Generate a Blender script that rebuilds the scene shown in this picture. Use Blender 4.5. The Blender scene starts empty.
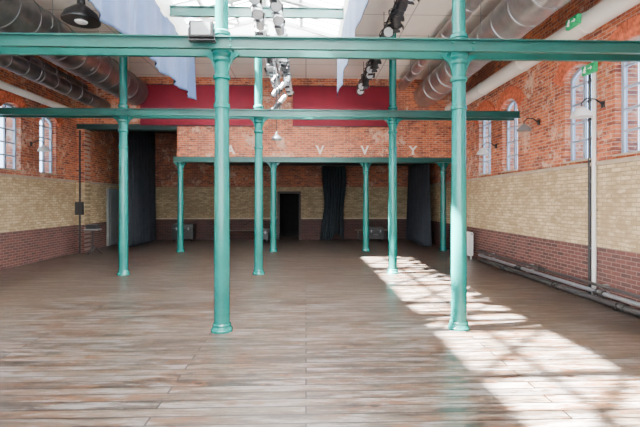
import bpy, bmesh, math, random
from mathutils import Vector, Matrix
random.seed(4)
S=3.22; H=1.75
scn=bpy.context.scene
COL=scn.collection
def Z(v): return H+v*S
# ------------------------------------------------------------ materials
def nm(name):
    m=bpy.data.materials.new(name); m.use_nodes=True
    nt=m.node_tree; b=nt.nodes['Principled BSDF']
    return m,nt,b
def N(nt,t,**k):
    n=nt.nodes.new(t)
    for a,v in k.items(): setattr(n,a,v)
    return n
def mixc(nt,fac,a,b,blend='MIX'):
    n=N(nt,'ShaderNodeMix',data_type='RGBA',blend_type=blend)
    for s,v in ((0,fac),(6,a),(7,b)):
        if isinstance(v,(int,float)): n.inputs[s].default_value=v
        elif isinstance(v,tuple): n.inputs[s].default_value=(*v,1)
        else: nt.links.new(v,n.inputs[s])
    return n.outputs[2]
def math_(nt,op,a,b=None,clamp=False):
    n=N(nt,'ShaderNodeMath',operation=op,use_clamp=clamp)
    for i,v in enumerate((a,b)):
        if v is None: continue
        if isinstance(v,(int,float)): n.inputs[i].default_value=v
        else: nt.links.new(v,n.inputs[i])
    return n.outputs[0]
def ramp(nt,fac,stops):
    n=N(nt,'ShaderNodeValToRGB'); nt.links.new(fac,n.inputs[0])
    e=n.color_ramp.elements
    while len(e)<len(stops): e.new(0.5)
    for i,(p,c) in enumerate(stops):
        e[i].position=p; e[i].color=(*c,1) if isinstance(c,tuple) else (c,c,c,1)
    return n.outputs[0]
def noise(nt,vec,scale,detail=4,rough=.55):
    n=N(nt,'ShaderNodeTexNoise'); n.inputs['Scale'].default_value=scale
    n.inputs['Detail'].default_value=detail; n.inputs['Roughness'].default_value=rough
    if vec is not None: nt.links.new(vec,n.inputs['Vector'])
    return n.outputs['Fac']
def mapping(nt,vec,scale,loc=(0,0,0)):
    n=N(nt,'ShaderNodeMapping'); n.inputs['Scale'].default_value=scale; n.inputs['Location'].default_value=loc
    nt.links.new(vec,n.inputs['Vector']); return n.outputs[0]
def plain(name,col,rough=.5,metal=0,var=.15,scale=6,bump=0,wear=None):
    m,nt,b=nm(name)
    tc=N(nt,'ShaderNodeTexCoord')
    f=noise(nt,tc.outputs['Object'],scale)
    lo=tuple(c*(1-var) for c in col); hi=tuple(min(1,c*(1+var)) for c in col)
    c=ramp(nt,f,[(.3,lo),(.7,hi)])
    if wear:
        f2=noise(nt,tc.outputs['Object'],7,7,.75)
        c=mixc(nt,ramp(nt,f2,[(.60,0.0),(.70,.5)]),c,wear)
    nt.links.new(c,b.inputs['Base Color'])
    b.inputs['Roughness'].default_value=rough; b.inputs['Metallic'].default_value=metal
    if bump:
        bn=N(nt,'ShaderNodeBump'); bn.inputs['Strength'].default_value=bump
        nt.links.new(noise(nt,tc.outputs['Object'],scale*8),bn.inputs['Height']); nt.links.new(bn.outputs[0],b.inputs['Normal'])
    return m
def brickmat(name,axis,banded=True,dark=1.0,off=0):
    m,nt,b=nm(name)
    tc=N(nt,'ShaderNodeTexCoord'); sp=N(nt,'ShaderNodeSeparateXYZ'); nt.links.new(tc.outputs['Object'],sp.inputs[0])
    ob=mapping(nt,tc.outputs['Object'],(1,1,1),(off,off*.7,0))
    cb=N(nt,'ShaderNodeCombineXYZ'); nt.links.new(sp.outputs[axis],cb.inputs[0]); nt.links.new(sp.outputs[2],cb.inputs[1])
    vec=cb.outputs[0]
    def bk(c1,c2,mo,ms=.009):
        n=N(nt,'ShaderNodeTexBrick'); nt.links.new(vec,n.inputs['Vector'])
        n.inputs['Scale'].default_value=1; n.inputs['Brick Width'].default_value=.22; n.inputs['Row Height'].default_value=.072
        n.inputs['Mortar Size'].default_value=ms; n.inputs['Mortar Smooth'].default_value=.2; n.inputs['Bias'].default_value=0
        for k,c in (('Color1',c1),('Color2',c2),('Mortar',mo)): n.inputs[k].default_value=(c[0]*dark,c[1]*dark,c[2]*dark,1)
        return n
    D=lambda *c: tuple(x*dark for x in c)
    red=bk((.58,.14,.05),(.16,.032,.02),(.46,.34,.27),.007)
    yel=bk((.70,.54,.32),(.38,.27,.14),(.26,.19,.11),.008)
    drk=bk((.105,.030,.024),(.035,.013,.011),(.19,.135,.115),.007)
    f1=noise(nt,ob,1.1,9,.75)
    fh=noise(nt,ob,8,4,.7)
    f2=noise(nt,mapping(nt,ob,(4.5,4.5,13)),1.0,3,.8)
    f4=noise(nt,mapping(nt,ob,(1,1,1),(31,17,5)),.7,7,.75)
    rc=mixc(nt,ramp(nt,f2,[(.47,.0),(.62,.75)]),red.outputs[0],D(.66,.20,.07))
    rc=mixc(nt,ramp(nt,f2,[(.34,.8),(.46,0.0)]),rc,D(.12,.026,.018))
    rc=mixc(nt,ramp(nt,f4,[(.39,.6),(.50,0.0)]),rc,D(.17,.05,.035))
    patch=ramp(nt,math_(nt,'ADD',f1,math_(nt,'MULTIPLY',math_(nt,'SUBTRACT',fh,.5),.5)),[(.55,0.0),(.62,.65)])
    rc=mixc(nt,patch,rc,D(.70,.50,.38))
    rc=mixc(nt,math_(nt,'MULTIPLY',red.outputs['Fac'],.5),rc,D(.46,.33,.26))
    f3=noise(nt,ob,1.1,6,.7)
    yc=mixc(nt,ramp(nt,f3,[(.40,0.0),(.58,.75)]),yel.outputs[0],D(.34,.23,.12))
    yc=mixc(nt,ramp(nt,f2,[(.50,0.0),(.64,.6)]),yc,D(.80,.66,.42))
    yc=mixc(nt,math_(nt,'MULTIPLY',yel.outputs['Fac'],.6),yc,D(.26,.19,.11))
    dc=mixc(nt,ramp(nt,f2,[(.5,0.0),(.66,.5)]),drk.outputs[0],D(.15,.05,.035))
    if banded:
        z=sp.outputs[2]
        g1=math_(nt,'GREATER_THAN',z,Z(-.25)); g2=math_(nt,'GREATER_THAN',z,Z(.20))
        c=mixc(nt,g1,dc,yc); c=mixc(nt,g2,c,rc)
    else: c=rc
    nt.links.new(c,b.inputs['Base Color']); b.inputs['Roughness'].default_value=.8
    bn=N(nt,'ShaderNodeBump'); bn.inputs['Strength'].default_value=.5; bn.inputs['Distance'].default_value=.01
    inv=math_(nt,'SUBTRACT',1,red.outputs['Fac']); nt.links.new(inv,bn.inputs['Height']); nt.links.new(bn.outputs[0],b.inputs['Normal'])
    return m
def floormat():
    m,nt,b=nm('worn_plank_floor')
    tc=N(nt,'ShaderNodeTexCoord'); o=tc.outputs['Object']
    def br(c1,c2):
        n=N(nt,'ShaderNodeTexBrick'); nt.links.new(o,n.inputs['Vector'])
        n.inputs['Scale'].default_value=1; n.inputs['Brick Width'].default_value=3.4; n.inputs['Row Height'].default_value=.14
        n.inputs['Mortar Size'].default_value=.008; n.inputs['Mortar Smooth'].default_value=.05; n.offset=.37; n.squash=1
        n.inputs['Color1'].default_value=(*c1,1); n.inputs['Color2'].default_value=(*c2,1); n.inputs['Mortar'].default_value=(.002,.0015,.001,1)
        return n
    n=br((.130,.092,.066),(.014,.010,.008))
    rnd=br((1,1,1),(0,0,0))
    sc=N(nt,'ShaderNodeVectorMath',operation='SCALE'); nt.links.new(rnd.outputs[0],sc.inputs[0]); sc.inputs['Scale'].default_value=37
    ad=N(nt,'ShaderNodeVectorMath',operation='ADD'); nt.links.new(o,ad.inputs[0]); nt.links.new(sc.outputs[0],ad.inputs[1])
    p=ad.outputs[0]
    g=noise(nt,mapping(nt,p,(.8,26,1)),2.4,6,.72)
    g2=noise(nt,mapping(nt,p,(.9,3,1),(7,3,0)),2.0,6,.72)
    g3=noise(nt,mapping(nt,p,(.9,5,1),(2,9,0)),1.8,6,.72)
    g4=noise(nt,mapping(nt,o,(.6,.9,1),(5,1,0)),1.0,4,.6)
    c=mixc(nt,ramp(nt,g,[(.45,0.0),(.60,.5)]),n.outputs[0],(.125,.096,.076))
    c=mixc(nt,ramp(nt,g2,[(.49,0.0),(.57,.75)]),c,(.085,.034,.012))
    c=mixc(nt,ramp(nt,g3,[(.51,0.0),(.59,.75)]),c,(.205,.185,.175))
    c=mixc(nt,ramp(nt,g3,[(.39,.85),(.46,0.0)]),c,(.008,.006,.005))
    c=mixc(nt,ramp(nt,g,[(.37,.8),(.46,0.0)]),c,(.007,.005,.004))
    vo=N(nt,'ShaderNodeTexVoronoi'); vo.inputs['Scale'].default_value=1.9; nt.links.new(mapping(nt,o,(1,1.6,1)),vo.inputs['Vector'])
    c=mixc(nt,ramp(nt,vo.outputs['Distance'],[(.06,0.0),(.10,.7),(.16,0.0)]),c,(.11,.036,.010))
    c=mixc(nt,ramp(nt,vo.outputs['Distance'],[(.06,.95),(.10,0.0)]),c,(.006,.003,.002))
    c=mixc(nt,ramp(nt,g4,[(.42,.0),(.62,.3)]),c,(.028,.020,.016))
    c=mixc(nt,n.outputs['Fac'],c,(.002,.0015,.001))
    nt.links.new(c,b.inputs['Base Color'])
    b.inputs['Roughness'].default_value=.31
    b.inputs['Specular IOR Level'].default_value=.5
    bn=N(nt,'ShaderNodeBump'); bn.inputs['Strength'].default_value=.15; bn.inputs['Distance'].default_value=.005
    nt.links.new(math_(nt,'SUBTRACT',1,n.outputs['Fac']),bn.inputs['Height']); nt.links.new(bn.outputs[0],b.inputs['Normal'])
    return m
def glassmat(name,tint=(.95,.98,1)):
    m=bpy.data.materials.new(name); m.use_nodes=True; nt=m.node_tree; nt.nodes.clear()
    out=N(nt,'ShaderNodeOutputMaterial'); t=N(nt,'ShaderNodeBsdfTransparent'); t.inputs[0].default_value=(*tint,1)
    g=N(nt,'ShaderNodeBsdfGlossy'); g.inputs['Roughness'].default_value=.05
    mx=N(nt,'ShaderNodeMixShader'); mx.inputs[0].default_value=.06
    nt.links.new(t.outputs[0],mx.inputs[1]); nt.links.new(g.outputs[0],mx.inputs[2]); nt.links.new(mx.outputs[0],out.inputs[0])
    return m
def milkmat():
    m=bpy.data.materials.new('added_milky_glass'); m.use_nodes=True; nt=m.node_tree; nt.nodes.clear()
    out=N(nt,'ShaderNodeOutputMaterial'); t=N(nt,'ShaderNodeBsdfTranslucent'); t.inputs[0].default_value=(.88,.92,.95,1)
    g=N(nt,'ShaderNodeBsdfDiffuse'); g.inputs[0].default_value=(.85,.88,.9,1)
    mx=N(nt,'ShaderNodeMixShader'); mx.inputs[0].default_value=.25
    nt.links.new(t.outputs[0],mx.inputs[1]); nt.links.new(g.outputs[0],mx.inputs[2]); nt.links.new(mx.outputs[0],out.inputs[0])
    return m
def ceilmat():
    m,nt,b=nm('painted_ceiling_boards')
    tc=N(nt,'ShaderNodeTexCoord')
    n=N(nt,'ShaderNodeTexBrick'); nt.links.new(tc.outputs['Object'],n.inputs['Vector'])
    n.inputs['Scale'].default_value=1; n.inputs['Brick Width'].default_value=2.4; n.inputs['Row Height'].default_value=1.2; n.inputs['Mortar Size'].default_value=.015; n.offset=0
    n.inputs['Color1'].default_value=(.86,.81,.74,1); n.inputs['Color2'].default_value=(.80,.75,.68,1); n.inputs['Mortar'].default_value=(.4,.37,.33,1)
    f=noise(nt,tc.outputs['Object'],.8,5)
    nt.links.new(mixc(nt,ramp(nt,f,[(.5,0.0),(.8,.4)]),n.outputs[0],(.6,.55,.48)),b.inputs['Base Color']); b.inputs['Roughness'].default_value=.8
    return m
M_BY=brickmat('banded_brick_side',1); M_BX=brickmat('banded_brick_end',0,off=3,dark=.85)
M_BR=brickmat('red_brick',0,banded=False,off=12)
M_ARCH=plain('arch_brick',(.50,.11,.045),.8,var=.5,scale=12)
M_FLOOR=floormat(); M_CEIL=ceilmat(); M_MILK=milkmat()
M_GREEN=plain('teal_painted_iron',(.003,.120,.105),.22,var=.15,scale=3,wear=(.010,.165,.145))
M_BEAM=plain('teal_painted_beam',(.004,.065,.055),.32,var=.2,scale=2,wear=(.010,.095,.083))
M_DGREEN=plain('dark_green_painted_steel',(.008,.04,.034),.45)
M_SILV=plain('galvanised_duct',(.46,.46,.46),.33,.88,var=.2,scale=4)
M_DSILV=plain('dull_grey_duct',(.22,.225,.23),.36,.88,var=.3,scale=3)
M_SPOT=plain('silver_metal',(.68,.69,.70),.36,.7,var=.12,scale=4)
M_WHITE=plain('white_paint',(.80,.79,.76),.5,var=.05)
M_LETTER=plain('worn_letter_paint',(.80,.77,.72),.7,var=.15,scale=9)
M_CREAM=plain('off_white_painted_duct',(.68,.64,.57),.5,var=.06,scale=2)
M_BLACK=plain('black_metal',(.012,.012,.014),.4)
M_GREY=plain('grey_metal',(.26,.27,.28),.4,.4)
M_CLOTH=plain('blue_grey_cloth',(.008,.022,.062),.9,var=.25,scale=2)
M_PCLOTH=plain('pale_blue_grey_cloth',(.034,.056,.110),.9,var=.12,scale=2)
M_CURT=plain('charcoal_curtain',(.013,.016,.022),.95,var=.3,scale=3)
M_DCURT=plain('dark_teal_curtain',(.012,.022,.028),.95,var=.3)
M_RED=plain('crimson_panel',(.165,.003,.016),.85,var=.15,scale=2)
M_GLASS=glassmat('window_glass',(.32,.42,.54)); M_SKYG=glassmat('skylight_glass',(.96,.98,1))
M_FRAME=plain('blue_grey_window_paint',(.32,.38,.46),.5,var=.08)
M_STONE=plain('stone_sill',(.40,.32,.23),.8)
M_DOOR=plain('dark_door',(.02,.012,.01),.6); M_LDOOR=plain('pale_door',(.26,.28,.28),.5,var=.05)
M_VOID=plain('unlit_corridor',(.006,.006,.006),1)  # near-black colour stands in for the darkness beyond the doorway
M_EXIT=plain('green_sign',(.0,.40,.13),.4,var=.05)
M_DPIPE=plain('dark_iron_pipe',(.028,.025,.024),.5)
M_LENS=plain('lamp_lens',(.75,.78,.82),.2); M_DLENS=plain('floodlight_glass',(.30,.32,.33),.2)
M_WOOD=plain('dark_stained_bench_wood',(.07,.035,.02),.5)
# ------------------------------------------------------------ mesh helpers
def box(bm,x0,x1,y0,y1,z0,z1):
    vs=[bm.verts.new(c) for c in ((x0,y0,z0),(x1,y0,z0),(x1,y1,z0),(x0,y1,z0),(x0,y0,z1),(x1,y0,z1),(x1,y1,z1),(x0,y1,z1))]
    for f in ((0,3,2,1),(4,5,6,7),(0,1,5,4),(1,2,6,5),(2,3,7,6),(3,0,4,7)): bm.faces.new([vs[i] for i in f])
def lathe(bm,prof,seg=24,mat=None):
    rings=[]
    for r,z in prof:
        rings.append([bm.verts.new((r*math.cos(2*math.pi*i/seg),r*math.sin(2*math.pi*i/seg),z)) for i in range(seg)])
    for a,b in zip(rings,rings[1:]):
        for i in range(seg):
            j=(i+1)%seg; bm.faces.new((a[i],a[j],b[j],b[i]))
    bm.faces.new(rings[0][::-1]); bm.faces.new(rings[-1])
    if mat: bmesh.ops.transform(bm,matrix=mat,verts=[v for r in rings for v in r])
def tube(bm,p0,p1,r,seg=12,r2=None):
    p0=Vector(p0); p1=Vector(p1); d=p1-p0
    m=Matrix.Translation(p0)@d.to_track_quat('Z','Y').to_matrix().to_4x4()
    lathe(bm,[(r,0),(r2 if r2 is not None else r,d.length)],seg,m)
def path(bm,pts,r,seg=10):
    for a,b in zip(pts,pts[1:]): tube(bm,a,b,r,seg)
    for p in pts[1:-1]: bmesh.ops.create_uvsphere(bm,u_segments=seg,v_segments=6,radius=r,matrix=Matrix.Translation(p))
def prism(bm,pts2,f0,f1):
    a=[bm.verts.new(f0(p)) for p in pts2]; b=[bm.verts.new(f1(p)) for p in pts2]
    bm.faces.new(a); bm.faces.new(b[::-1])
    for i in range(len(a)):
        j=(i+1)%len(a); bm.faces.new((a[i],b[i],b[j],a[j]))
def obj(name,bm,mat,parent=None,loc=(0,0,0),rot=(0,0,0),smooth=False,bevel=0,**props):
    bmesh.ops.recalc_face_normals(bm,faces=bm.faces)
    me=bpy.data.meshes.new(name); bm.to_mesh(me); bm.free()
    me.materials.append(mat)
    if smooth:
        for p in me.polygons: p.use_smooth=True
        me.set_sharp_from_angle(angle=math.radians(35))
    o=bpy.data.objects.new(name,me); COL.objects.link(o); o.location=loc; o.rotation_euler=rot
    if parent: o.parent=parent
    if bevel:
        b=o.modifiers.new('bevel','BEVEL'); b.width=bevel; b.segments=2; b.limit_method='ANGLE'
    for k,v in props.items(): o[k]=v
    return o
def rep(src,locs):
    for l in locs:
        d=src.copy(); COL.objects.link(d); d.location=l
def empty(name,loc,rot=(0,0,0),**props):
    o=bpy.data.objects.new(name,None); COL.objects.link(o); o.location=loc; o.rotation_euler=rot; o.empty_display_size=.2
    for k,v in props.items(): o[k]=v
    return o
def copy_thing(src,loc,rot=None,**props):
    n=src.copy(); COL.objects.link(n); n.location=loc
    if rot is not None: n.rotation_euler=rot
    for k,v in props.items(): n[k]=v
    def rec(a,b):
        for c in [x for x in a.children]:
            d=c.copy(); COL.objects.link(d); d.parent=b; rec(c,d)
    rec(src,n)
    return n
B=bmesh.new
XL,XR=-2.41*S,1.6*S
Y0=-.6*S; Y3=4.62*S; YB=6.03*S; ZC=Z(1.31)
# ------------------------------------------------------------ shell
bm=B(); box(bm,XL-.4,XR+.4,Y0-.3,YB+2.2,-.15,0); obj('floor',bm,M_FLOOR,kind='structure')
SKX0,SKX1,SKY0,SKY1=-1.0*S,.28*S,.05*S,3.85*S
bm=B(); T=.2
box(bm,XL-3.2,SKX0,Y0,Y3,ZC,ZC+T); box(bm,SKX1,XR+.6,Y0,Y3,ZC,ZC+T)  # unseen eave added past the left wall keeps sun off its windows
box(bm,SKX0,SKX1,Y0,SKY0,ZC,ZC+T); box(bm,SKX0,SKX1,SKY1,Y3,ZC,ZC+T)
obj('ceiling',bm,M_CEIL,kind='structure')
bm=B(); box(bm,-1.36*S,XR,Y3+.2,YB,Z(.50),Z(.50)+.15); box(bm,XL,-1.36*S,Y3+.2,YB,Z(.95),Z(.95)+.15)
box(bm,-1.36*S-.1,-1.36*S,Y3+.2,YB,Z(.50)+.15,Z(.95))
obj('ceiling.001',bm,plain('dark_ceiling',(.012,.011,.010),.9),kind='structure')
def arch_pts(w,z0,z1,rise,n=10):
    hw=w/2; R=(hw*hw+rise*rise)/(2*rise); cz=z1-R; a0=math.asin(hw/R)
    pts=[(-hw,z0),(hw,z0)]
    for i in range(n+1):
        a=a0-2*a0*i/n; pts.append((R*math.sin(a),cz+R*math.cos(a)))
    return pts,R,cz,a0
RISE=.17
def side_wall(name,xi,xo,wins):
    bm=B(); box(bm,min(xi,xo),max(xi,xo),Y0,YB+.3,0,ZC)
    o=obj(name,bm,M_BY,kind='structure')
    for (yc,w,z0,z1) in wins:
        pts,_,_,_=arch_pts(w,z0,z1,RISE)
        c=B(); prism(c,pts,lambda p:(xi-1,yc+p[0],p[1]),lambda p:(xi+1,yc+p[0],p[1]))
        co=obj('cut',c,M_BY)
        md=o.modifiers.new('b','BOOLEAN'); md.object=co; md.operation='DIFFERENCE'; md.solver='EXACT'
        dg=bpy.context.evaluated_depsgraph_get(); me=bpy.data.meshes.new_from_object(o.evaluated_get(dg))
        o.modifiers.clear(); o.data=me; bpy.data.objects.remove(co)
    return o
WW=.25*S
wr=[(d*S,WW,Z(.23),Z(.80)) for d in (.75,1.17,2.035,2.46,3.30,3.77)]
wl=[(d*S,WW,Z(.25),Z(.80)) for d in (1.5,2.0,3.56,4.07)]
side_wall('wall_right',XR,XR+.4,wr)
side_wall('wall_left',XL,XL-.4,wl)
bm=B(); yr0,yr1=Y0-.3,Y0
ops=[(-2.2,-1.3),(-1.0,-.1),(.2,1.1)]
edges=[XL]+[q*S for o_ in ops for q in o_]+[XR]
for i in range(0,len(edges),2): box(bm,edges[i],edges[i+1],yr0,yr1,0,ZC)
for a,b in ops: box(bm,a*S,b*S,yr0,yr1,0,.8); box(bm,a*S,b*S,yr0,yr1,5.0,ZC)
obj('wall_rear',bm,M_BX,kind='structure')
dx0,dx1,dh=-.375*S,-.10*S,2.1
bm=B(); box(bm,XL,dx0,YB,YB+.3,0,Z(.97)); box(bm,dx1,XR,YB,YB+.3,0,Z(.97)); box(bm,dx0,dx1,YB,YB+.3,dh,Z(.97)); obj('wall_back',bm,brickmat('shaded_banded_brick',0,dark=.5),kind='structure')  # same brick darkened: the recess's shade is put into its colour
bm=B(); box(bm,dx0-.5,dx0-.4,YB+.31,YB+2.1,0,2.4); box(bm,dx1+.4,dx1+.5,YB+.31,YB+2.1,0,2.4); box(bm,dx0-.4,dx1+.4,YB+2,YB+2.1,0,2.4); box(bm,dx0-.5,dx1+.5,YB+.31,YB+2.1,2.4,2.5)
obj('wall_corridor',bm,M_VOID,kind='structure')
bm=B(); box(bm,-1.36*S,XR,Y3-.2,Y3+.2,Z(.47),ZC); box(bm,XL,-1.36*S,Y3-.2,Y3+.2,Z(.81),ZC)
obj('wall_middle',bm,M_BR,kind='structure')
bm=B(); box(bm,XL,XL+.28,Y3-.2,Y3+.2,0,Z(.755)); obj('wall_pier',bm,M_BX,kind='structure')
wn=0
def window(xi,sgn,yc,w,z0,z1):
    global wn; wn+=1
    e=empty('window_%d'%wn,(xi,yc,z0),kind='structure')
    h=z1-z0; pts,R,cz,a0=arch_pts(w,0,h,RISE)
    xg=sgn*.14
    bm=B(); t=.06
    inn,_,_,_=arch_pts(w-2*t,t,h-t,RISE-.01)
    xa,xb=xg-.03,xg+.03
    n=len(pts)
    A=[bm.verts.new((xa,p[0],p[1])) for p in pts]; Bv=[bm.verts.new((xb,p[0],p[1])) for p in pts]
    C=[bm.verts.new((xa,p[0],p[1])) for p in inn]; D=[bm.verts.new((xb,p[0],p[1])) for p in inn]
    for i in range(n):
        j=(i+1)%n
        bm.faces.new((A[i],A[j],C[j],C[i])); bm.faces.new((Bv[j],Bv[i],D[i],D[j]))
        bm.faces.new((A[j],A[i],Bv[i],Bv[j])); bm.faces.new((C[i],C[j],D[j],D[i]))
    obj('frame',bm,M_FRAME,e)
    bm=B()
    box(bm,xg-.02,xg+.02,-.03,.03,t,h-t)
    for k in range(1,5):
        zz=t+(h-.13-t)*k/4.6; box(bm,xg-.018,xg+.018,-w/2+t,w/2-t,zz-.02,zz+.02)
    obj('glazing_bars',bm,M_FRAME,e)
    bm=B(); bm.faces.new([bm.verts.new((xg,p[0],p[1])) for p in inn]); obj('glass',bm,M_GLASS,e)
    bm=B(); box(bm,-sgn*.05 if sgn>0 else -.11,.11 if sgn>0 else .05,-w/2,w/2,0,.03); obj('sill',bm,M_STONE,e)
    bm=B(); nv=15
    a1=a0*1.3
    for k in range(nv):
        aa=-a1+2*a1*k/nv+.008; ab=-a1+2*a1*(k+1)/nv-.008
        q=[(R+.005,aa),(R+.30,aa),(R+.30,ab),(R+.005,ab)]
        prism(bm,q,lambda p:(-sgn*.055,p[0]*math.sin(p[1]),cz+p[0]*math.cos(p[1])),lambda p:(-sgn*.0005,p[0]*math.sin(p[1]),cz+p[0]*math.cos(p[1])))
    obj('brick_arch',bm,M_ARCH,e)
for a in wr: window(XR,1,*a)
for a in wl: window(XL,-1,*a)
bm=B(); box(bm,XR-.04,XR-.001,Y0,YB,Z(.195),Z(.215)); obj('trim_1',bm,M_STONE,kind='structure')
bm=B(); box(bm,XL+.001,XL+.04,Y0,YB,Z(.195),Z(.215)); obj('trim_2',bm,M_STONE,kind='structure')
bm=B(); box(bm,XL,dx0-.12,YB-.07,YB-.001,Z(-.255),Z(-.235)); box(bm,dx1+.12,XR,YB-.07,YB-.001,Z(-.255),Z(-.235)); obj('trim_3',bm,M_STONE,kind='structure')
# skylight
sk=empty('skylight',((SKX0+SKX1)/2,(SKY0+SKY1)/2,ZC+T),kind='structure')
hx=(SKX1-SKX0)/2; hy=(SKY1-SKY0)/2; UP=.12*S
bm=B()
box(bm,-hx-.06,-hx,-hy-.06,hy+.06,0,UP); box(bm,hx,hx+.06,-hy-.06,hy+.06,0,UP); box(bm,-hx,hx,-hy-.06,-hy,0,UP); box(bm,-hx,hx,hy,hy+.06,0,UP)
obj('curb',bm,M_WHITE,sk)
rz=UP+.55
qx=-hx+.40*S; qz=UP+(rz-UP)*(1-abs(qx)/hx)      # clear panes end here; milky panes above are added to narrow the sun patch
bm=B()
def quad(bm,pts): bm.faces.new([bm.verts.new(p) for p in pts])
quad(bm,[(-hx,-hy,UP),(qx,-hy,qz),(qx,hy,qz),(-hx,hy,UP)])
obj('clear_glass',bm,M_SKYG,sk)
bm=B()
quad(bm,[(qx,-hy,qz),(0,-hy,rz),(0,hy,rz),(qx,hy,qz)]); quad(bm,[(0,-hy,rz),(hx,-hy,UP),(hx,hy,UP),(0,hy,rz)])
bm.faces.new([bm.verts.new(p) for p in ((-hx,-hy,UP),(hx,-hy,UP),(0,-hy,rz))]); bm.faces.new([bm.verts.new(p) for p in ((-hx,hy,UP),(hx,hy,UP),(0,hy,rz))])
obj('added_milky_glass',bm,M_MILK,sk)
def slope(x): return UP+(rz-UP)*(1-abs(x)/hx)
bm=B(); nb=32
for k in range(nb+1):
    y=-hy+2*hy*k/nb; big=(k%4==0)
    if big:
        for s in (-1,1):
            pr=[(0,rz+.03),(s*hx,UP+.03),(s*hx,UP-.12),(0,rz-.12)]
            prism(bm,pr,lambda p:(p[0],y-.09,p[1]),lambda p:(p[0],y+.09,p[1]))
        if k<nb:
            y2=-hy+2*hy*(k+4)/nb
            tube(bm,(-hx,y,UP-.05),(qx,y2,qz-.05),.06,6)
    else:
        tube(bm,(-hx,y,UP-.02),(0,y,rz-.02),.032,6); tube(bm,(0,y,rz-.02),(hx,y,UP-.02),.022,6)
box(bm,-.10,.10,-hy,hy,rz-.10,rz+.04)
for q in (-.72,qx/hx,.5):
    tube(bm,(hx*q,-hy,slope(hx*q)-.02),(hx*q,hy,slope(hx*q)-.02),.055,6)
obj('glazing_bars',bm,M_WHITE,sk)
for d in (1.8,3.19):
    bm=B(); y=d*S-(SKY0+SKY1)/2
    box(bm,-hx,hx,y-.06,y-.045,-.02,.18); box(bm,-hx,hx,y-.1,y-.005,-.04,-.02); box(bm,-hx,hx,y-.1,y-.005,.18,.2)
    obj('tie_beam',bm,M_BEAM,sk)
# ------------------------------------------------------------ columns
def column(loc,top,cap_z,lab,grp,short=False):
    e=empty('iron_column',loc,label=lab,category='column',group=grp)
    bm=B(); lathe(bm,[(.146,0),(.146,.028),(.136,.038),(.132,.055),(.124,.065),(.124,.095),(.112,.11)],28); obj('base',bm,M_GREEN,e,smooth=True)
    for k in range(6):
        a=k*math.pi/3+.3; bm=B(); tube(bm,(0,0,0),(0,0,.012),.007,6); obj('bolt',bm,M_GREEN,e,loc=(.137*math.cos(a),.137*math.sin(a),.030))
    ct=cap_z
    bm=B(); lathe(bm,[(.106,.11),(.103,ct*.45),(.092,ct-.35)],28); obj('shaft',bm,M_GREEN,e,smooth=True)
    if not short:
        z=ct-.72
        bm=B(); lathe(bm,[(.092,z-.035),(.110,z-.025),(.110,z+.025),(.092,z+.035)],28); obj('collar',bm,M_GREEN,e,smooth=True)
    bm=B(); lathe(bm,[(.092,ct-.37),(.114,ct-.355),(.114,ct-.315),(.094,ct-.30),(.094,ct-.14),(.120,ct-.12),(.120,ct-.08),(.10,ct-.07),(.125,ct-.035),(.125,ct)],28); obj('capital',bm,M_GREEN,e,smooth=True)
    for s in (-1,1):
        bm=B()
        pts=[(.09,ct-.26),(.115,ct-.17),(.15,ct-.09),(.225,ct-.03),(.24,ct),(.09,ct)]
        prism(bm,[(s*a,b) for a,b in pts],lambda p:(p[0],-.02,p[1]),lambda p:(p[0],.02,p[1]))
        obj('bracket',bm,M_GREEN,e)
    if not short:
        bm=B(); lathe(bm,[(.1,ct),(.1,ct+.22),(.118,ct+.23),(.118,ct+.27),(.09,ct+.30),(.086,top-.1),(.11,top-.06),(.11,top)],28); obj('upper_shaft',bm,M_GREEN,e,smooth=True)
    return e
BZ=Z(.6456); bh=.082
L1='teal-painted cast-iron column with flanged base standing on plank floor'
ca=column((-.352*S,1.8*S,0),ZC,BZ-bh,L1,'tall iron columns')
CX=(-1.345,-.352,.652)
for x,d in ((CX[2],1.8),(CX[0],1.8),(CX[0],3.19),(CX[1],3.19),(CX[2],3.19)):
    copy_thing(ca,(x*S,d*S,0))
L3='short teal cast-iron column carrying the beam below the brick wall'
cs=column((-1.345*S,Y3,0),0,Z(.415),L3,'short iron columns',True)
for x in CX[1:]: copy_thing(cs,(x*S,Y3,0))
copy_thing(cs,(1.50*S,Y3,0),label='short teal cast-iron column standing against the brick wall')
def beam(d,lab):
    e=empty('cross_beam',(0,d*S,BZ),label=lab,category='beam')
    for s in (-1,1):
        bm=B(); ya,yb=sorted((s*.13,s*.145)); yc,yd=sorted((s*.13,s*.19))
        box(bm,XL,XR,ya,yb,-bh+.014,bh-.014); box(bm,XL,XR,yc,yd,bh-.014,bh); box(bm,XL,XR,yc,yd,-bh,-bh+.014)
        obj('steel_channel',bm,M_BEAM,e)
    for x in CX:
        for s in (-1,1):
            for q in (-1,1):
                bm=B(); tube(bm,(0,-.18,0),(0,.18,0),.013,6); obj('through_bolt',bm,M_GREEN,e,loc=(x*S+q*.14,0,s*.04))
beam(1.8,'teal double-channel steel beam clasping the nearest columns')
beam(3.19,'teal double-channel steel beam clasping the second row of columns')
def ibeam(name,x0,x1,y,z0,z1,wf,mat,lab):
    bm=B(); box(bm,x0,x1,y-wf/2,y+wf/2,z0,z0+.02); box(bm,x0,x1,y-wf/2,y+wf/2,z1-.02,z1); box(bm,x0,x1,y-wf/2+.03,y-wf/2+.05,z0+.02,z1-.02); box(bm,x0,x1,y+wf/2-.05,y+wf/2-.03,z0+.02,z1-.02)
    return obj(name,bm,mat,label=lab,category='beam')
ibeam('lintel_beam',-1.36*S-.15,XR,Y3,Z(.415),Z(.47),.42,M_BEAM,'teal steel beam under the upper brick wall')
ibeam('lintel_beam',XL,-1.36*S,Y3-.0,Z(.755),Z(.81),.42,M_DGREEN,'dark green steel lintel over the tall curtained opening')
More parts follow.
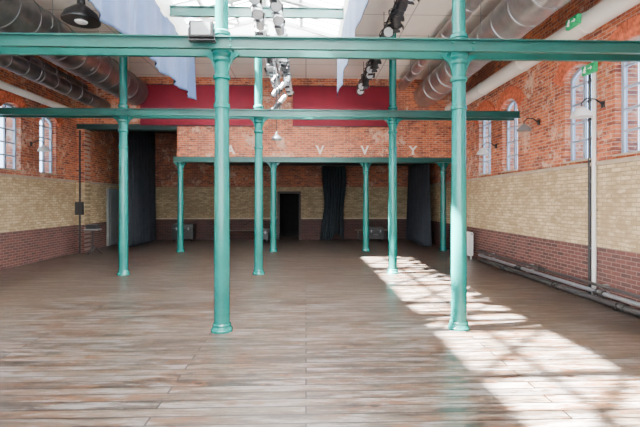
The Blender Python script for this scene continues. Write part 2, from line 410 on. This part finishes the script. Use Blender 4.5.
for x0,x1 in ((-1.74,-.46),(-.14,.90)):
    e=empty('wall_mounted_panel',((x0+x1)/2*S,Y3-.2,Z(.80)),label='large crimson fabric panel mounted on brick wall',category='panel',group='crimson panels')
    w=(x1-x0)*S/2; h=.42*S
    bm=B(); box(bm,-w,w,-.07,-.002,0,h); obj('fabric_face',bm,M_RED,e,bevel=.01)
    for za,zb in ((-.03,-.001),(h+.001,h+.03)):
        bm=B(); box(bm,-w-.02,w+.02,-.05,-.003,za,zb); obj('batten',bm,M_BLACK,e)
for ch,x in (('A',-.80),('V',.15),('V',.63),('Y',1.15)):
    cu=bpy.data.curves.new('t','FONT'); cu.body=ch; cu.size=.42; cu.extrude=.006; cu.offset=.010; cu.align_x='CENTER'
    t=bpy.data.objects.new('t',cu); COL.objects.link(t)
    dg=bpy.context.evaluated_depsgraph_get(); me=bpy.data.meshes.new_from_object(t.evaluated_get(dg)); bpy.data.objects.remove(t)
    me.materials.clear(); me.materials.append(M_LETTER)
    o=bpy.data.objects.new('painted_letter',me); COL.objects.link(o); o.location=(x*S,Y3-.2055,Z(.50)); o.rotation_euler=(math.pi/2,0,0)
    o['label']='white capital letter %s fixed on red brick wall'%ch; o['category']='letter'; o['group']='white wall letters'
# ------------------------------------------------------------ cloths
def sheet(name,x,y0,y1,z0,z1,mat,lab,cat,folds=9,amp=.06,ny=200,nz=20,sag=0,slant=0,grp=None):
    bm=B(); g=[]
    for i in range(ny+1):
        t=i/ny; row=[]
        for k in range(nz+1):
            s=k/nz; y=y0+(y1-y0)*t
            zb=z0+sag*math.sin(t*math.pi*3)**2
            z=z1+(zb-z1)*s
            xx=amp*(.25+s)*(math.sin(t*folds*2*math.pi+.6*math.sin(7*t)+.5*s)+.35*math.sin(t*folds*5.3*math.pi+1.3))+slant*s
            row.append(bm.verts.new((xx,y-y0,z-z0)))
        g.append(row)
    for i in range(ny):
        for k in range(nz): bm.faces.new((g[i][k],g[i+1][k],g[i+1][k+1],g[i][k+1]))
    o=obj(name,bm,mat,None,(x,y0,z0),smooth=True,label=lab,category=cat)
    sd=o.modifiers.new('s','SOLIDIFY'); sd.thickness=.006
    if grp: o['group']=grp
    return o
sheet('hanging_cloth',-1.0*S,1.95*S,3.85*S,Z(.90),ZC+.04,M_CLOTH,'long blue-grey cloth hanging from skylight edge beside ceiling','cloth',5,.06)
sheet('hanging_cloth',.28*S,1.95*S,3.85*S,Z(.93),ZC+.04,M_PCLOTH,'pale blue-grey cloth drop hanging along the skylight edge','cloth',3,.025)
sheet('curtain',-2.08*S,4.95*S,5.95*S,.03,Z(.94),M_CURT,'tall charcoal pleated curtain beside the brick wall','curtain',13,.085)
sheet('curtain',1.44*S,4.95*S,5.95*S,.03,Z(.49),M_CURT,'charcoal pleated curtain hanging beside side wall','curtain',13,.085)
def drape(x,w,lab,top,ph):
    bm=B(); n=100; m=30; g=[]
    for i in range(n+1):
        t=i/n*2-1; row=[]
        for k in range(m+1):
            s=k/m; ww=w*(1-.12*math.exp(-((s-.5)/.25)**2)+.05*math.sin(7*s+ph)); cx=.06*math.sin(4*s+ph)
            row.append(bm.verts.new((cx+t*ww/2,.09*math.sin(t*20+ph+.9*s)+.03*math.sin(t*47+2*s),(1-s)*top+.25*s*max(0,math.sin(t*3+ph)))))
        g.append(row)
    for i in range(n):
        for k in range(m): bm.faces.new((g[i][k],g[i+1][k],g[i+1][k+1],g[i][k+1]))
    o=obj('curtain',bm,M_DCURT,None,(x,YB-.5,.02),smooth=True,label=lab,category='curtain'); sd=o.modifiers.new('s','SOLIDIFY'); sd.thickness=.006
drape(.375*S,1.05,'dark irregularly gathered teal drape hanging before brick wall',Z(.49)-.05,.3)
bm=B(); tube(bm,(.1*S,YB-.5,Z(.49)),(.75*S,YB-.5,Z(.49)),.02); obj('curtain_rail',bm,M_BLACK,label='black curtain rail under dark ceiling',category='rail')
def bench(x,w):
    e=empty('bench',(x,YB-.35,0),label='low dark wooden bench standing against back brick wall',category='bench',group='back wall benches')
    for k in range(3):
        bm=B(); box(bm,-w/2,w/2,-.17+k*.12,-.17+k*.12+.10,.42,.45); obj('seat_slat',bm,M_WOOD,e,bevel=.005)
    for s in (-1,1):
        bm=B(); box(bm,s*(w/2-.15)-.03,s*(w/2-.15)+.03,-.16,-.11,0,.42); box(bm,s*(w/2-.15)-.03,s*(w/2-.15)+.03,.12,.17,0,.42); box(bm,s*(w/2-.15)-.03,s*(w/2-.15)+.03,-.11,.12,.3,.38); obj('leg_frame',bm,M_BLACK,e)
bench(-.95*S,2.0); bench(.98*S,1.9)
# ------------------------------------------------------------ doors
def door(name,loc,rot,w,h,mat,fr,leaf=True):
    e=empty(name,loc,rot,kind='structure')
    bm=B(); box(bm,-w/2-.09,-w/2,-.08,-.002,0,h+.09); box(bm,w/2,w/2+.09,-.08,-.002,0,h+.09); box(bm,-w/2,w/2,-.08,-.002,h,h+.09); obj('door_frame',bm,fr,e)
    if not leaf: return
    bm=B(); box(bm,-w/2,w/2,-.05,-.01,0.01,h); obj('door_leaf',bm,mat,e)
    for z0,z1 in ((.15,h*.42),(h*.48,h-.15)):
        bm=B(); box(bm,-w/2+.12,w/2-.12,-.062,-.05,z0,z1); obj('door_panel',bm,mat,e,bevel=.01)
    bm=B(); path(bm,[Vector((w/2-.08,-.05,1.02)),Vector((w/2-.08,-.1,1.02)),Vector((w/2-.2,-.1,1.02))],.011); obj('handle',bm,M_GREY,e)
door('door_1',((dx0+dx1)/2,YB,0),(0,0,0),dx1-dx0,dh,M_DOOR,M_DOOR,False)
door('door_3',(XL,5.42*S,0),(0,0,math.pi/2),1.0,2.15,M_LDOOR,M_LDOOR)
# ------------------------------------------------------------ ducts and pipes
def duct(name,x,v,r,d0,d1,mat,lab,ring=.6,strap=True,cat='duct'):
    z=Z(v); e=empty(name,(x*S,d0*S,z),label=lab,category=cat); L=(d1-d0)*S
    bm=B(); tube(bm,(0,0,0),(0,L,0),r,32); obj('duct_body',bm,mat,e,smooth=True)
    if ring:
        bm=B(); tube(bm,(0,0,0),(0,.04,0),r+.014,32); o=obj('joint_ring',bm,mat,e,smooth=True,loc=(0,.05,0))
        rep(o,[(0,.05+ring*i,0) for i in range(1,int((L-.1)/ring))])
    if strap:
        bm=B(); q=r+.02
        path(bm,[Vector(p) for p in ((-q,0,ZC-z),(-q,0,0),(-q*.7,0,-q*.7),(0,0,-q),(q*.7,0,-q*.7),(q,0,0),(q,0,ZC-z))],.008,6)
        o=obj('hanger_strap',bm,M_GREY,e,loc=(0,.6,0)); rep(o,[(0,.6+1.9*i,0) for i in range(1,int((L-.6)/1.9)+1)])
duct('ventilation_duct',-1.74,1.11,.44,.2,4.4,M_DSILV,'bulky ribbed dark grey round ventilation duct under the ceiling',ring=.6)
duct('ventilation_duct',-2.09,.985,.20,.2,4.5,M_DSILV,'ribbed dark galvanised round duct running along brick wall',ring=.6)
duct('ventilation_duct',-2.30,1.17,.15,.2,4.5,M_DSILV,'slim dark round duct high in the ceiling corner',ring=.6)
duct('wall_pipe',-2.32,.885,.09,.2,4.5,M_CREAM,'thick off-white pipe running high along brick wall',ring=0,strap=False,cat='pipe')
duct('ventilation_duct',1.27,1.12,.40,.2,4.5,M_SILV,'large silver round ventilation duct under the ceiling',ring=.7)
duct('ventilation_duct',1.53,.97,.175,.2,4.5,M_CREAM,'thick smooth off-white round duct running along brick wall',ring=2.2,strap=False)
duct('ventilation_duct',1.02,1.22,.15,.2,4.5,M_SILV,'small silver round duct hung below ceiling',ring=.7)
def wallpipe(name,pts,r,mat,lab,clips=[],cx=0,valves=[]):
    p0=Vector(pts[0]); e=empty(name,p0,label=lab,category='pipe')
    bm=B(); path(bm,[Vector(p)-p0 for p in pts],r); obj('pipe',bm,mat,e,smooth=True)
    for c in clips:
        c=Vector(c)-p0; bm=B(); box(bm,min(0,cx),max(0,cx),-.03,.03,-.015-(r if pts[0][2]==pts[1][2] else 0),.015); obj('pipe_clip',bm,M_GREY,e,loc=c)
    for y in valves:
        bm=B(); tube(bm,(0,-.09,0),(0,-.06,0),r+.02,12); tube(bm,(0,.06,0),(0,.09,0),r+.02,12); bmesh.ops.create_uvsphere(bm,u_segments=12,v_segments=8,radius=r+.018)
        tube(bm,(0,0,0),(-.10,0,0),.012,8); tube(bm,(-.10,0,0),(-.12,0,0),.04,12)
        obj('valve',bm,M_DPIPE,e,loc=(0,y-p0.y,0),smooth=True)
xp=XR-.15
wallpipe('heating_pipe',[(xp,-.5,.06),(xp,3.75*S,.06),(XR-.01,3.75*S,.06)],.05,M_DPIPE,'thick dark iron heating pipe just above the floor',valves=[2.05*S,2.6*S,3.3*S])
wallpipe('heating_pipe',[(xp,-.5,.19),(xp,3.78*S,.19),(XR-.01,3.78*S,.19)],.036,M_GREY,'grey heating pipe low along brick wall',[(xp,y,.19) for y in (1.5,3.5,5.5,7.1,9.5,11.5)],.148,valves=[2.2*S,3.05*S])
wallpipe('heating_pipe',[(xp,-.5,.31),(xp,3.81*S,.31),(XR-.01,3.81*S,.31)],.028,M_DPIPE,'dark iron heating pipe low along brick wall',[(xp,y,.31) for y in (1.5,3.5,5.5,7.1,9.5,11.5)],.148,valves=[2.75*S])
yc=2.30*S
wallpipe('conduit_pipe',[(XR-.045,yc,0.0),(XR-.045,yc,Z(.885))],.036,M_WHITE,'thick white vertical conduit fixed on brick wall',[(XR-.045,yc,z) for z in (.6,1.6,2.6,3.6)],.042)
wallpipe('conduit_pipe',[(XR-.03,yc+.14,0.0),(XR-.03,yc+.14,Z(.87))],.026,M_BLACK,'dark vertical cable conduit fixed on brick wall',[(XR-.03,yc+.14,z) for z in (.9,2.1,2.9)],.028)
yl=Y3-.2
wallpipe('conduit_pipe',[(XL+.14,yl-.035,0),(XL+.14,yl-.035,1.28)],.03,M_BLACK,'black vertical cable conduit rising from floor beside opening')
wallpipe('conduit_pipe',[(XL+.14,yl-.035,1.72),(XL+.14,yl-.035,Z(.74))],.03,M_BLACK,'black vertical cable conduit above switch box beside opening')
def wallbox(name,loc,sx,dx,w,h,mat,lab,cat,rz=0):
    e=empty(name,loc,(0,0,rz),label=lab,category=cat)
    a,b=sorted((0,sx*dx)); bm=B(); box(bm,a,b,-w/2,w/2,0,h); obj('housing',bm,mat,e,bevel=.008)
    a,b=sorted((sx*dx,sx*(dx+.01))); bm=B(); box(bm,a,b,-w/2+.02,w/2-.02,.02,h-.02); obj('cover',bm,mat,e)
    return e
def exitsign(loc,lab):
    e=wallbox('exit_sign',loc,-1,.07,.34,.17,M_EXIT,lab,'sign')
    bm=B(); X=-.083
    def bar(y0,z0,y1,z1,t=.012):
        tube(bm,(X,y0,z0),(X,y1,z1),t,6)
    bmesh.ops.create_uvsphere(bm,u_segments=8,v_segments=6,radius=.013,matrix=Matrix.Translation((X,.05,.135)))
    bar(.055,.125,.07,.075); bar(.07,.075,.045,.05); bar(.045,.05,.06,.03); bar(.07,.075,.1,.045); bar(.055,.11,.03,.085,.008); bar(.055,.11,.09,.095,.008)
    obj('running_figure',bm,M_WHITE,e)
    bm=B(); bar(-.03,.085,-.12,.085,.008); bar(-.12,.085,-.09,.11,.008); bar(-.12,.085,-.09,.06,.008)
    obj('arrow',bm,M_WHITE,e)
exitsign((XR-.09,yc,Z(.70)),'green emergency exit sign with running figure on conduit')
exitsign((1.53*S-.192,yc-.05,Z(.95)),'green emergency exit sign fixed to thick off-white duct')
wallbox('switch_box',(XL+.14,yl,1.28),1,.13,.24,.44,M_BLACK,'black electrical switch box on yellow brick pier','box',-math.pi/2)
def radiator(loc,n,lab):
    e=empty('radiator',loc,label=lab,category='radiator')
    bm=B()
    for x in (-.05,.05): tube(bm,(x,0,.12),(x,0,.78),.02,10)
    for z in (.12,.78): tube(bm,(-.05,0,z),(.05,0,z),.026,10)
    o=obj('radiator_fin',bm,M_WHITE,e,smooth=True); rep(o,[(0,k*.062,0) for k in range(1,n)])
    for z in (.14,.76): bm=B(); tube(bm,(0,-.03,z),(0,(n-1)*.062+.03,z),.02); obj('header',bm,M_WHITE,e,smooth=True)
    for y in (.0,(n-1)*.062): bm=B(); tube(bm,(0,y,0),(0,y,.12),.018); obj('foot',bm,M_WHITE,e,smooth=True)
    bm=B(); tube(bm,(0,-.03,.76),(0,-.09,.76),.022); obj('valve',bm,M_GREY,e)
radiator((XR-.2,3.93*S,0),12,'white cast-iron ribbed radiator against brick wall')
e=empty('equipment_stand',(-2.16*S,4.40*S,0),label='black tripod equipment stand with small case beside brick wall',category='stand')
bm=B(); tube(bm,(0,0,.1),(0,0,.80),.018,10); obj('pole',bm,M_BLACK,e,smooth=True)
for k in range(3):
    a=k*2.094+.4; bm=B(); tube(bm,(.26*math.cos(a),.26*math.sin(a),.012),(0,0,.32),.012,8); obj('leg',bm,M_BLACK,e)
bm=B(); box(bm,-.22,.22,-.15,.15,.80,.84); obj('tray',bm,M_GREY,e,bevel=.005)
bm=B(); box(bm,-.17,.17,-.12,.12,.842,.99); obj('case_body',bm,M_BLACK,e,bevel=.01)
def case(x,y,w,h,lab):
    e=empty('equipment_case',(x,y,0),label=lab,category='case')
    for sx in (-1,1):
        for sy in (-1,1):
            bm=B(); tube(bm,(-.02,0,.05),(.02,0,.05),.05,14); box(bm,-.03,.03,-.03,.03,.09,.12); obj('caster',bm,M_BLACK,e,loc=(sx*(w/2-.08),sy*.2,0))
    bm=B(); box(bm,-w/2,w/2,-.28,.28,.12,h*.75); obj('case_body',bm,M_BLACK,e,bevel=.01)
    bm=B(); box(bm,-w/2,w/2,-.28,.28,h*.75+.012,h); obj('lid',bm,M_BLACK,e,bevel=.01)
    for sx in (-1,1):
        bm=B(); box(bm,-.03,.03,-.012,0,-.06,.05); obj('latch',bm,M_GREY,e,loc=(sx*w*.28,-.28,h*.75))
    bm=B(); path(bm,[Vector(p) for p in ((-.08,0,0),(-.08,-.03,0),(.08,-.03,0),(.08,0,0))],.008,6); obj('handle',bm,M_GREY,e,loc=(0,-.28,h*.5))
case(-1.65*S,YB-.6,.9,.75,'black wheeled equipment case with grey latches by back wall')
case(-.62*S+.1,YB-.95,.6,.55,'small black wheeled case with latches before bench')
case(.93*S,YB-.95,.7,.62,'medium black wheeled case with grey latches near curtain')
# ------------------------------------------------------------ stage lights
def rail(x,d0,d1,v,lab):
    e=empty('lighting_rail',(x*S,d0*S,Z(v)),label=lab,category='rail'); L=(d1-d0)*S
    bm=B(); tube(bm,(0,0,0),(0,L,0),.025,12); obj('pipe',bm,M_BLACK,e,smooth=True)
    bm=B(); tube(bm,(0,0,.02),(0,0,ZC-Z(v)),.008,6); o=obj('hanger_rod',bm,M_BLACK,e,loc=(0,.5,0)); rep(o,[(0,.5+1.7*i,0) for i in range(1,int((L-.5)/1.7)+1)])
    bm=B(); n=int(L/.08); pts=[Vector((.03*math.sin(i*.9),i*.08,.035+.06*abs(math.sin(i*.33)))) for i in range(n+1)]
    path(bm,pts,.010,5); obj('cable',bm,M_BLACK,e)
RV=1.19
rail(-.285,1.2,4.45,RV,'black pipe lighting rail hung below skylight'); rail(.54,1.2,4.45,RV,'black pipe lighting rail hung below ceiling')
rail(-.17,1.2,4.45,RV,'second black pipe lighting rail hung below skylight')
e=empty('drop_bar',(-.23*S,3.75*S,Z(.80)),label='black vertical drop pipe hanging from skylight edge',category='rail')
bm=B(); tube(bm,(0,0,0),(0,0,ZC+.04-Z(.80)),.02,10); obj('pipe',bm,M_BLACK,e,smooth=True)
bm=B(); box(bm,-.03,.03,-.03,.03,-.02,0); obj('end_cap',bm,M_BLACK,e)
def spot(loc,tilt,yaw,body,lab,sc=1.0):
    e=empty('stage_spotlight',loc,(0,0,yaw),label=lab,category='spotlight',group='stage spotlights')
    bm=B(); box(bm,-.03,.03,-.02,.02,-.05,0); tube(bm,(0,0,-.05),(0,0,-.09),.012,8); obj('clamp',bm,M_BLACK,e)
    bm=B(); w=.13*sc
    box(bm,-w,w,-.015,.015,-.10,-.09)
    for s in (-1,1): box(bm,s*w-.004,s*w+.004,-.015,.015,-.28*sc,-.09)
    obj('yoke',bm,M_BLACK,e)
    m=Matrix.Translation((0,0,-.27*sc))@Matrix.Rotation(tilt,4,'X')
    bm=B(); lathe(bm,[(.04*sc,.19*sc),(.075*sc,.17*sc),(.08*sc,.13*sc),(.10*sc,.12*sc),(.105*sc,.07*sc),(.115*sc,.06*sc),(.115*sc,-.08*sc),(.10*sc,-.09*sc),(.10*sc,-.17*sc),(.12*sc,-.18*sc),(.12*sc,-.20*sc)],20,m); obj('can_body',bm,body,e,smooth=True)
    bm=B(); lathe(bm,[(.105*sc,-.203*sc),(.09*sc,-.207*sc)],20,m); obj('lens',bm,M_LENS,e,smooth=True)
    for a in range(4):
        bm=B()
        mm=m@Matrix.Rotation(a*math.pi/2,4,'Z')@Matrix.Translation((0,.115*sc,-.2*sc))@Matrix.Rotation(.35,4,'X')
        vs=[bm.verts.new(mm@Vector(c)) for c in ((-.07*sc,0,0),(.07*sc,0,0),(.085*sc,.0,-.07*sc),(-.085*sc,.0,-.07*sc))]; bm.faces.new(vs)
        obj('barn_door',bm,M_BLACK,e)
LAB={'silver_metal':'silver','white_paint':'white','black_metal':'black','grey_metal':'grey'}
zr=Z(RV)-.026
rs=random.Random(5)
k=0
for X,d0,skip in ((-.285,1.98,(3.64,3.86)),(-.17,2.06,(3.64,3.86))):
    d=d0
    while d<4.3:
        b=(M_SPOT,M_BLACK,M_BLACK,M_GREY,M_SPOT,M_WHITE,M_BLACK)[k%7]
        spot((X*S,d*S,zr),rs.choice((-1,1))*rs.uniform(.4,1.1),rs.uniform(-.4,.4),b,LAB[b.name]+' stage spotlight with barn doors clamped to rail',.88)
        d+=.165; k+=1
        if skip[0]<d<skip[1]: d=skip[1]+.02
for i,(z,sx) in enumerate(((1.13,-1),(1.07,1),(1.01,-1),(.95,1),(.88,-1))):
    b=(M_BLACK,M_SPOT,M_GREY,M_SPOT,M_BLACK)[i]
    spot((-.23*S+sx*.105,3.75*S,Z(z)),.7*sx,sx*1.57,b,LAB[b.name]+' stage spotlight fixed low on vertical drop pipe',.62)
d=2.05
while d<4.3:
    spot((.54*S,d*S,zr),rs.choice((-1,1))*rs.uniform(.5,1.1),rs.uniform(-1,1),M_BLACK,'black stage spotlight with barn doors clamped to rail',.92); d+=rs.choice((.17,.2,.22))
e=empty('floodlight',(-.415*S,1.8*S-.281,BZ-.02),label='black-framed rectangular floodlight bracketed to teal beam',category='floodlight')
bm=B(); box(bm,-.155,.155,-.05,.06,.03,.24); obj('housing',bm,M_BLACK,e,bevel=.015)
bm=B(); box(bm,-.12,.12,-.058,-.051,.055,.215); obj('glass_face',bm,M_DLENS,e)
bm=B(); box(bm,-.17,-.16,-.02,.02,0,.15); box(bm,.16,.17,-.02,.02,0,.15); box(bm,-.17,.17,-.02,.092,0,.012); obj('bracket',bm,M_BLACK,e)
def pendant(loc,r,mat,lab,cord):
    e=empty('pendant_lamp',loc,label=lab,category='lamp')
    bm=B(); lathe(bm,[(r,0),(r*1.02,.02),(r*.85,r*.45),(r*.45,r*.8),(r*.22,r*.95),(r*.2,r*1.4),(r*.08,r*1.5)],28); obj('lamp_shade',bm,mat,e,smooth=True)
    bm=B(); lathe(bm,[(r*.3,-.02),(r*.35,.0),(r*.3,.001)],16); obj('bulb',bm,M_LENS,e)
    bm=B(); tube(bm,(0,0,r*1.45),(0,0,cord),.01,8); obj('cord',bm,M_BLACK,e)
pendant((-1.19*S,2.3*S,Z(.95)),.30,M_BLACK,'large black dome pendant lamp hanging from ceiling',ZC-Z(.95))
pendant((-.225*S,3.19*S+.30,Z(.47)),.13,M_GREY,'small grey bell pendant lamp hanging beside column',ZC-Z(.47)+.3)
def gooseneck(x,sg,y,z,mat,lab,r=1.0):
    e=empty('wall_lamp',(x,y,z),label=lab,category='lamp')
    bm=B(); box(bm,*sorted((0,sg*.02)),-.04,.04,-.06,.06); obj('mount_plate',bm,M_BLACK,e)
    bm=B(); path(bm,[Vector(p)*r for p in ((sg*.02/r,0,0),(sg*.10,0,.06),(sg*.20,0,.07),(sg*.26,0,.01),(sg*.26,0,-.03))],.012,8); obj('arm',bm,M_BLACK,e)
    bm=B(); lathe(bm,[(.12*r,-.15*r),(.10*r,-.10*r),(.05*r,-.05*r),(.022*r,-.03*r)],20,Matrix.Translation((sg*.26*r,0,0))); obj('lamp_shade',bm,mat,e,smooth=True)
gooseneck(XR,-1,2.245*S,Z(.52),M_WHITE,'white dome wall lamp on curved arm beside arched window',1.5)
gooseneck(XR,-1,2.88*S,Z(.54),M_GREY,'grey dome wall lamp on curved arm on red brick',1.3)
gooseneck(XR,-1,3.54*S,Z(.46),M_WHITE,'white dome wall lamp on curved arm between windows',1.4)
gooseneck(XL,1,3.82*S,Z(.50),M_WHITE,'white dome wall lamp on curved arm between windows',1.4)
# ------------------------------------------------------------ light + world
w=bpy.data.worlds.new('w'); scn.world=w; w.use_nodes=True
bg=w.node_tree.nodes['Background']; bg.inputs[0].default_value=(.88,.94,1,1); bg.inputs[1].default_value=15
sd=bpy.data.lights.new('sun','SUN'); sd.energy=560; sd.angle=math.radians(1.1); sd.color=(1,.97,.93)
so=bpy.data.objects.new('sun',sd); COL.objects.link(so); so.rotation_euler=Vector((.76,.15,-1)).to_track_quat('-Z','Y').to_euler(); so.location=(-5,-2,12)
# ------------------------------------------------------------ camera
cd=bpy.data.cameras.new('cam'); cam=bpy.data.objects.new('cam',cd); COL.objects.link(cam)
cd.sensor_width=36; cd.lens=24.0; cd.shift_y=-12.5/640; cam.location=(0,0,H); cam.rotation_euler=(math.pi/2,0,-math.radians(1.88)); cd.clip_start=.05
scn.camera=cam
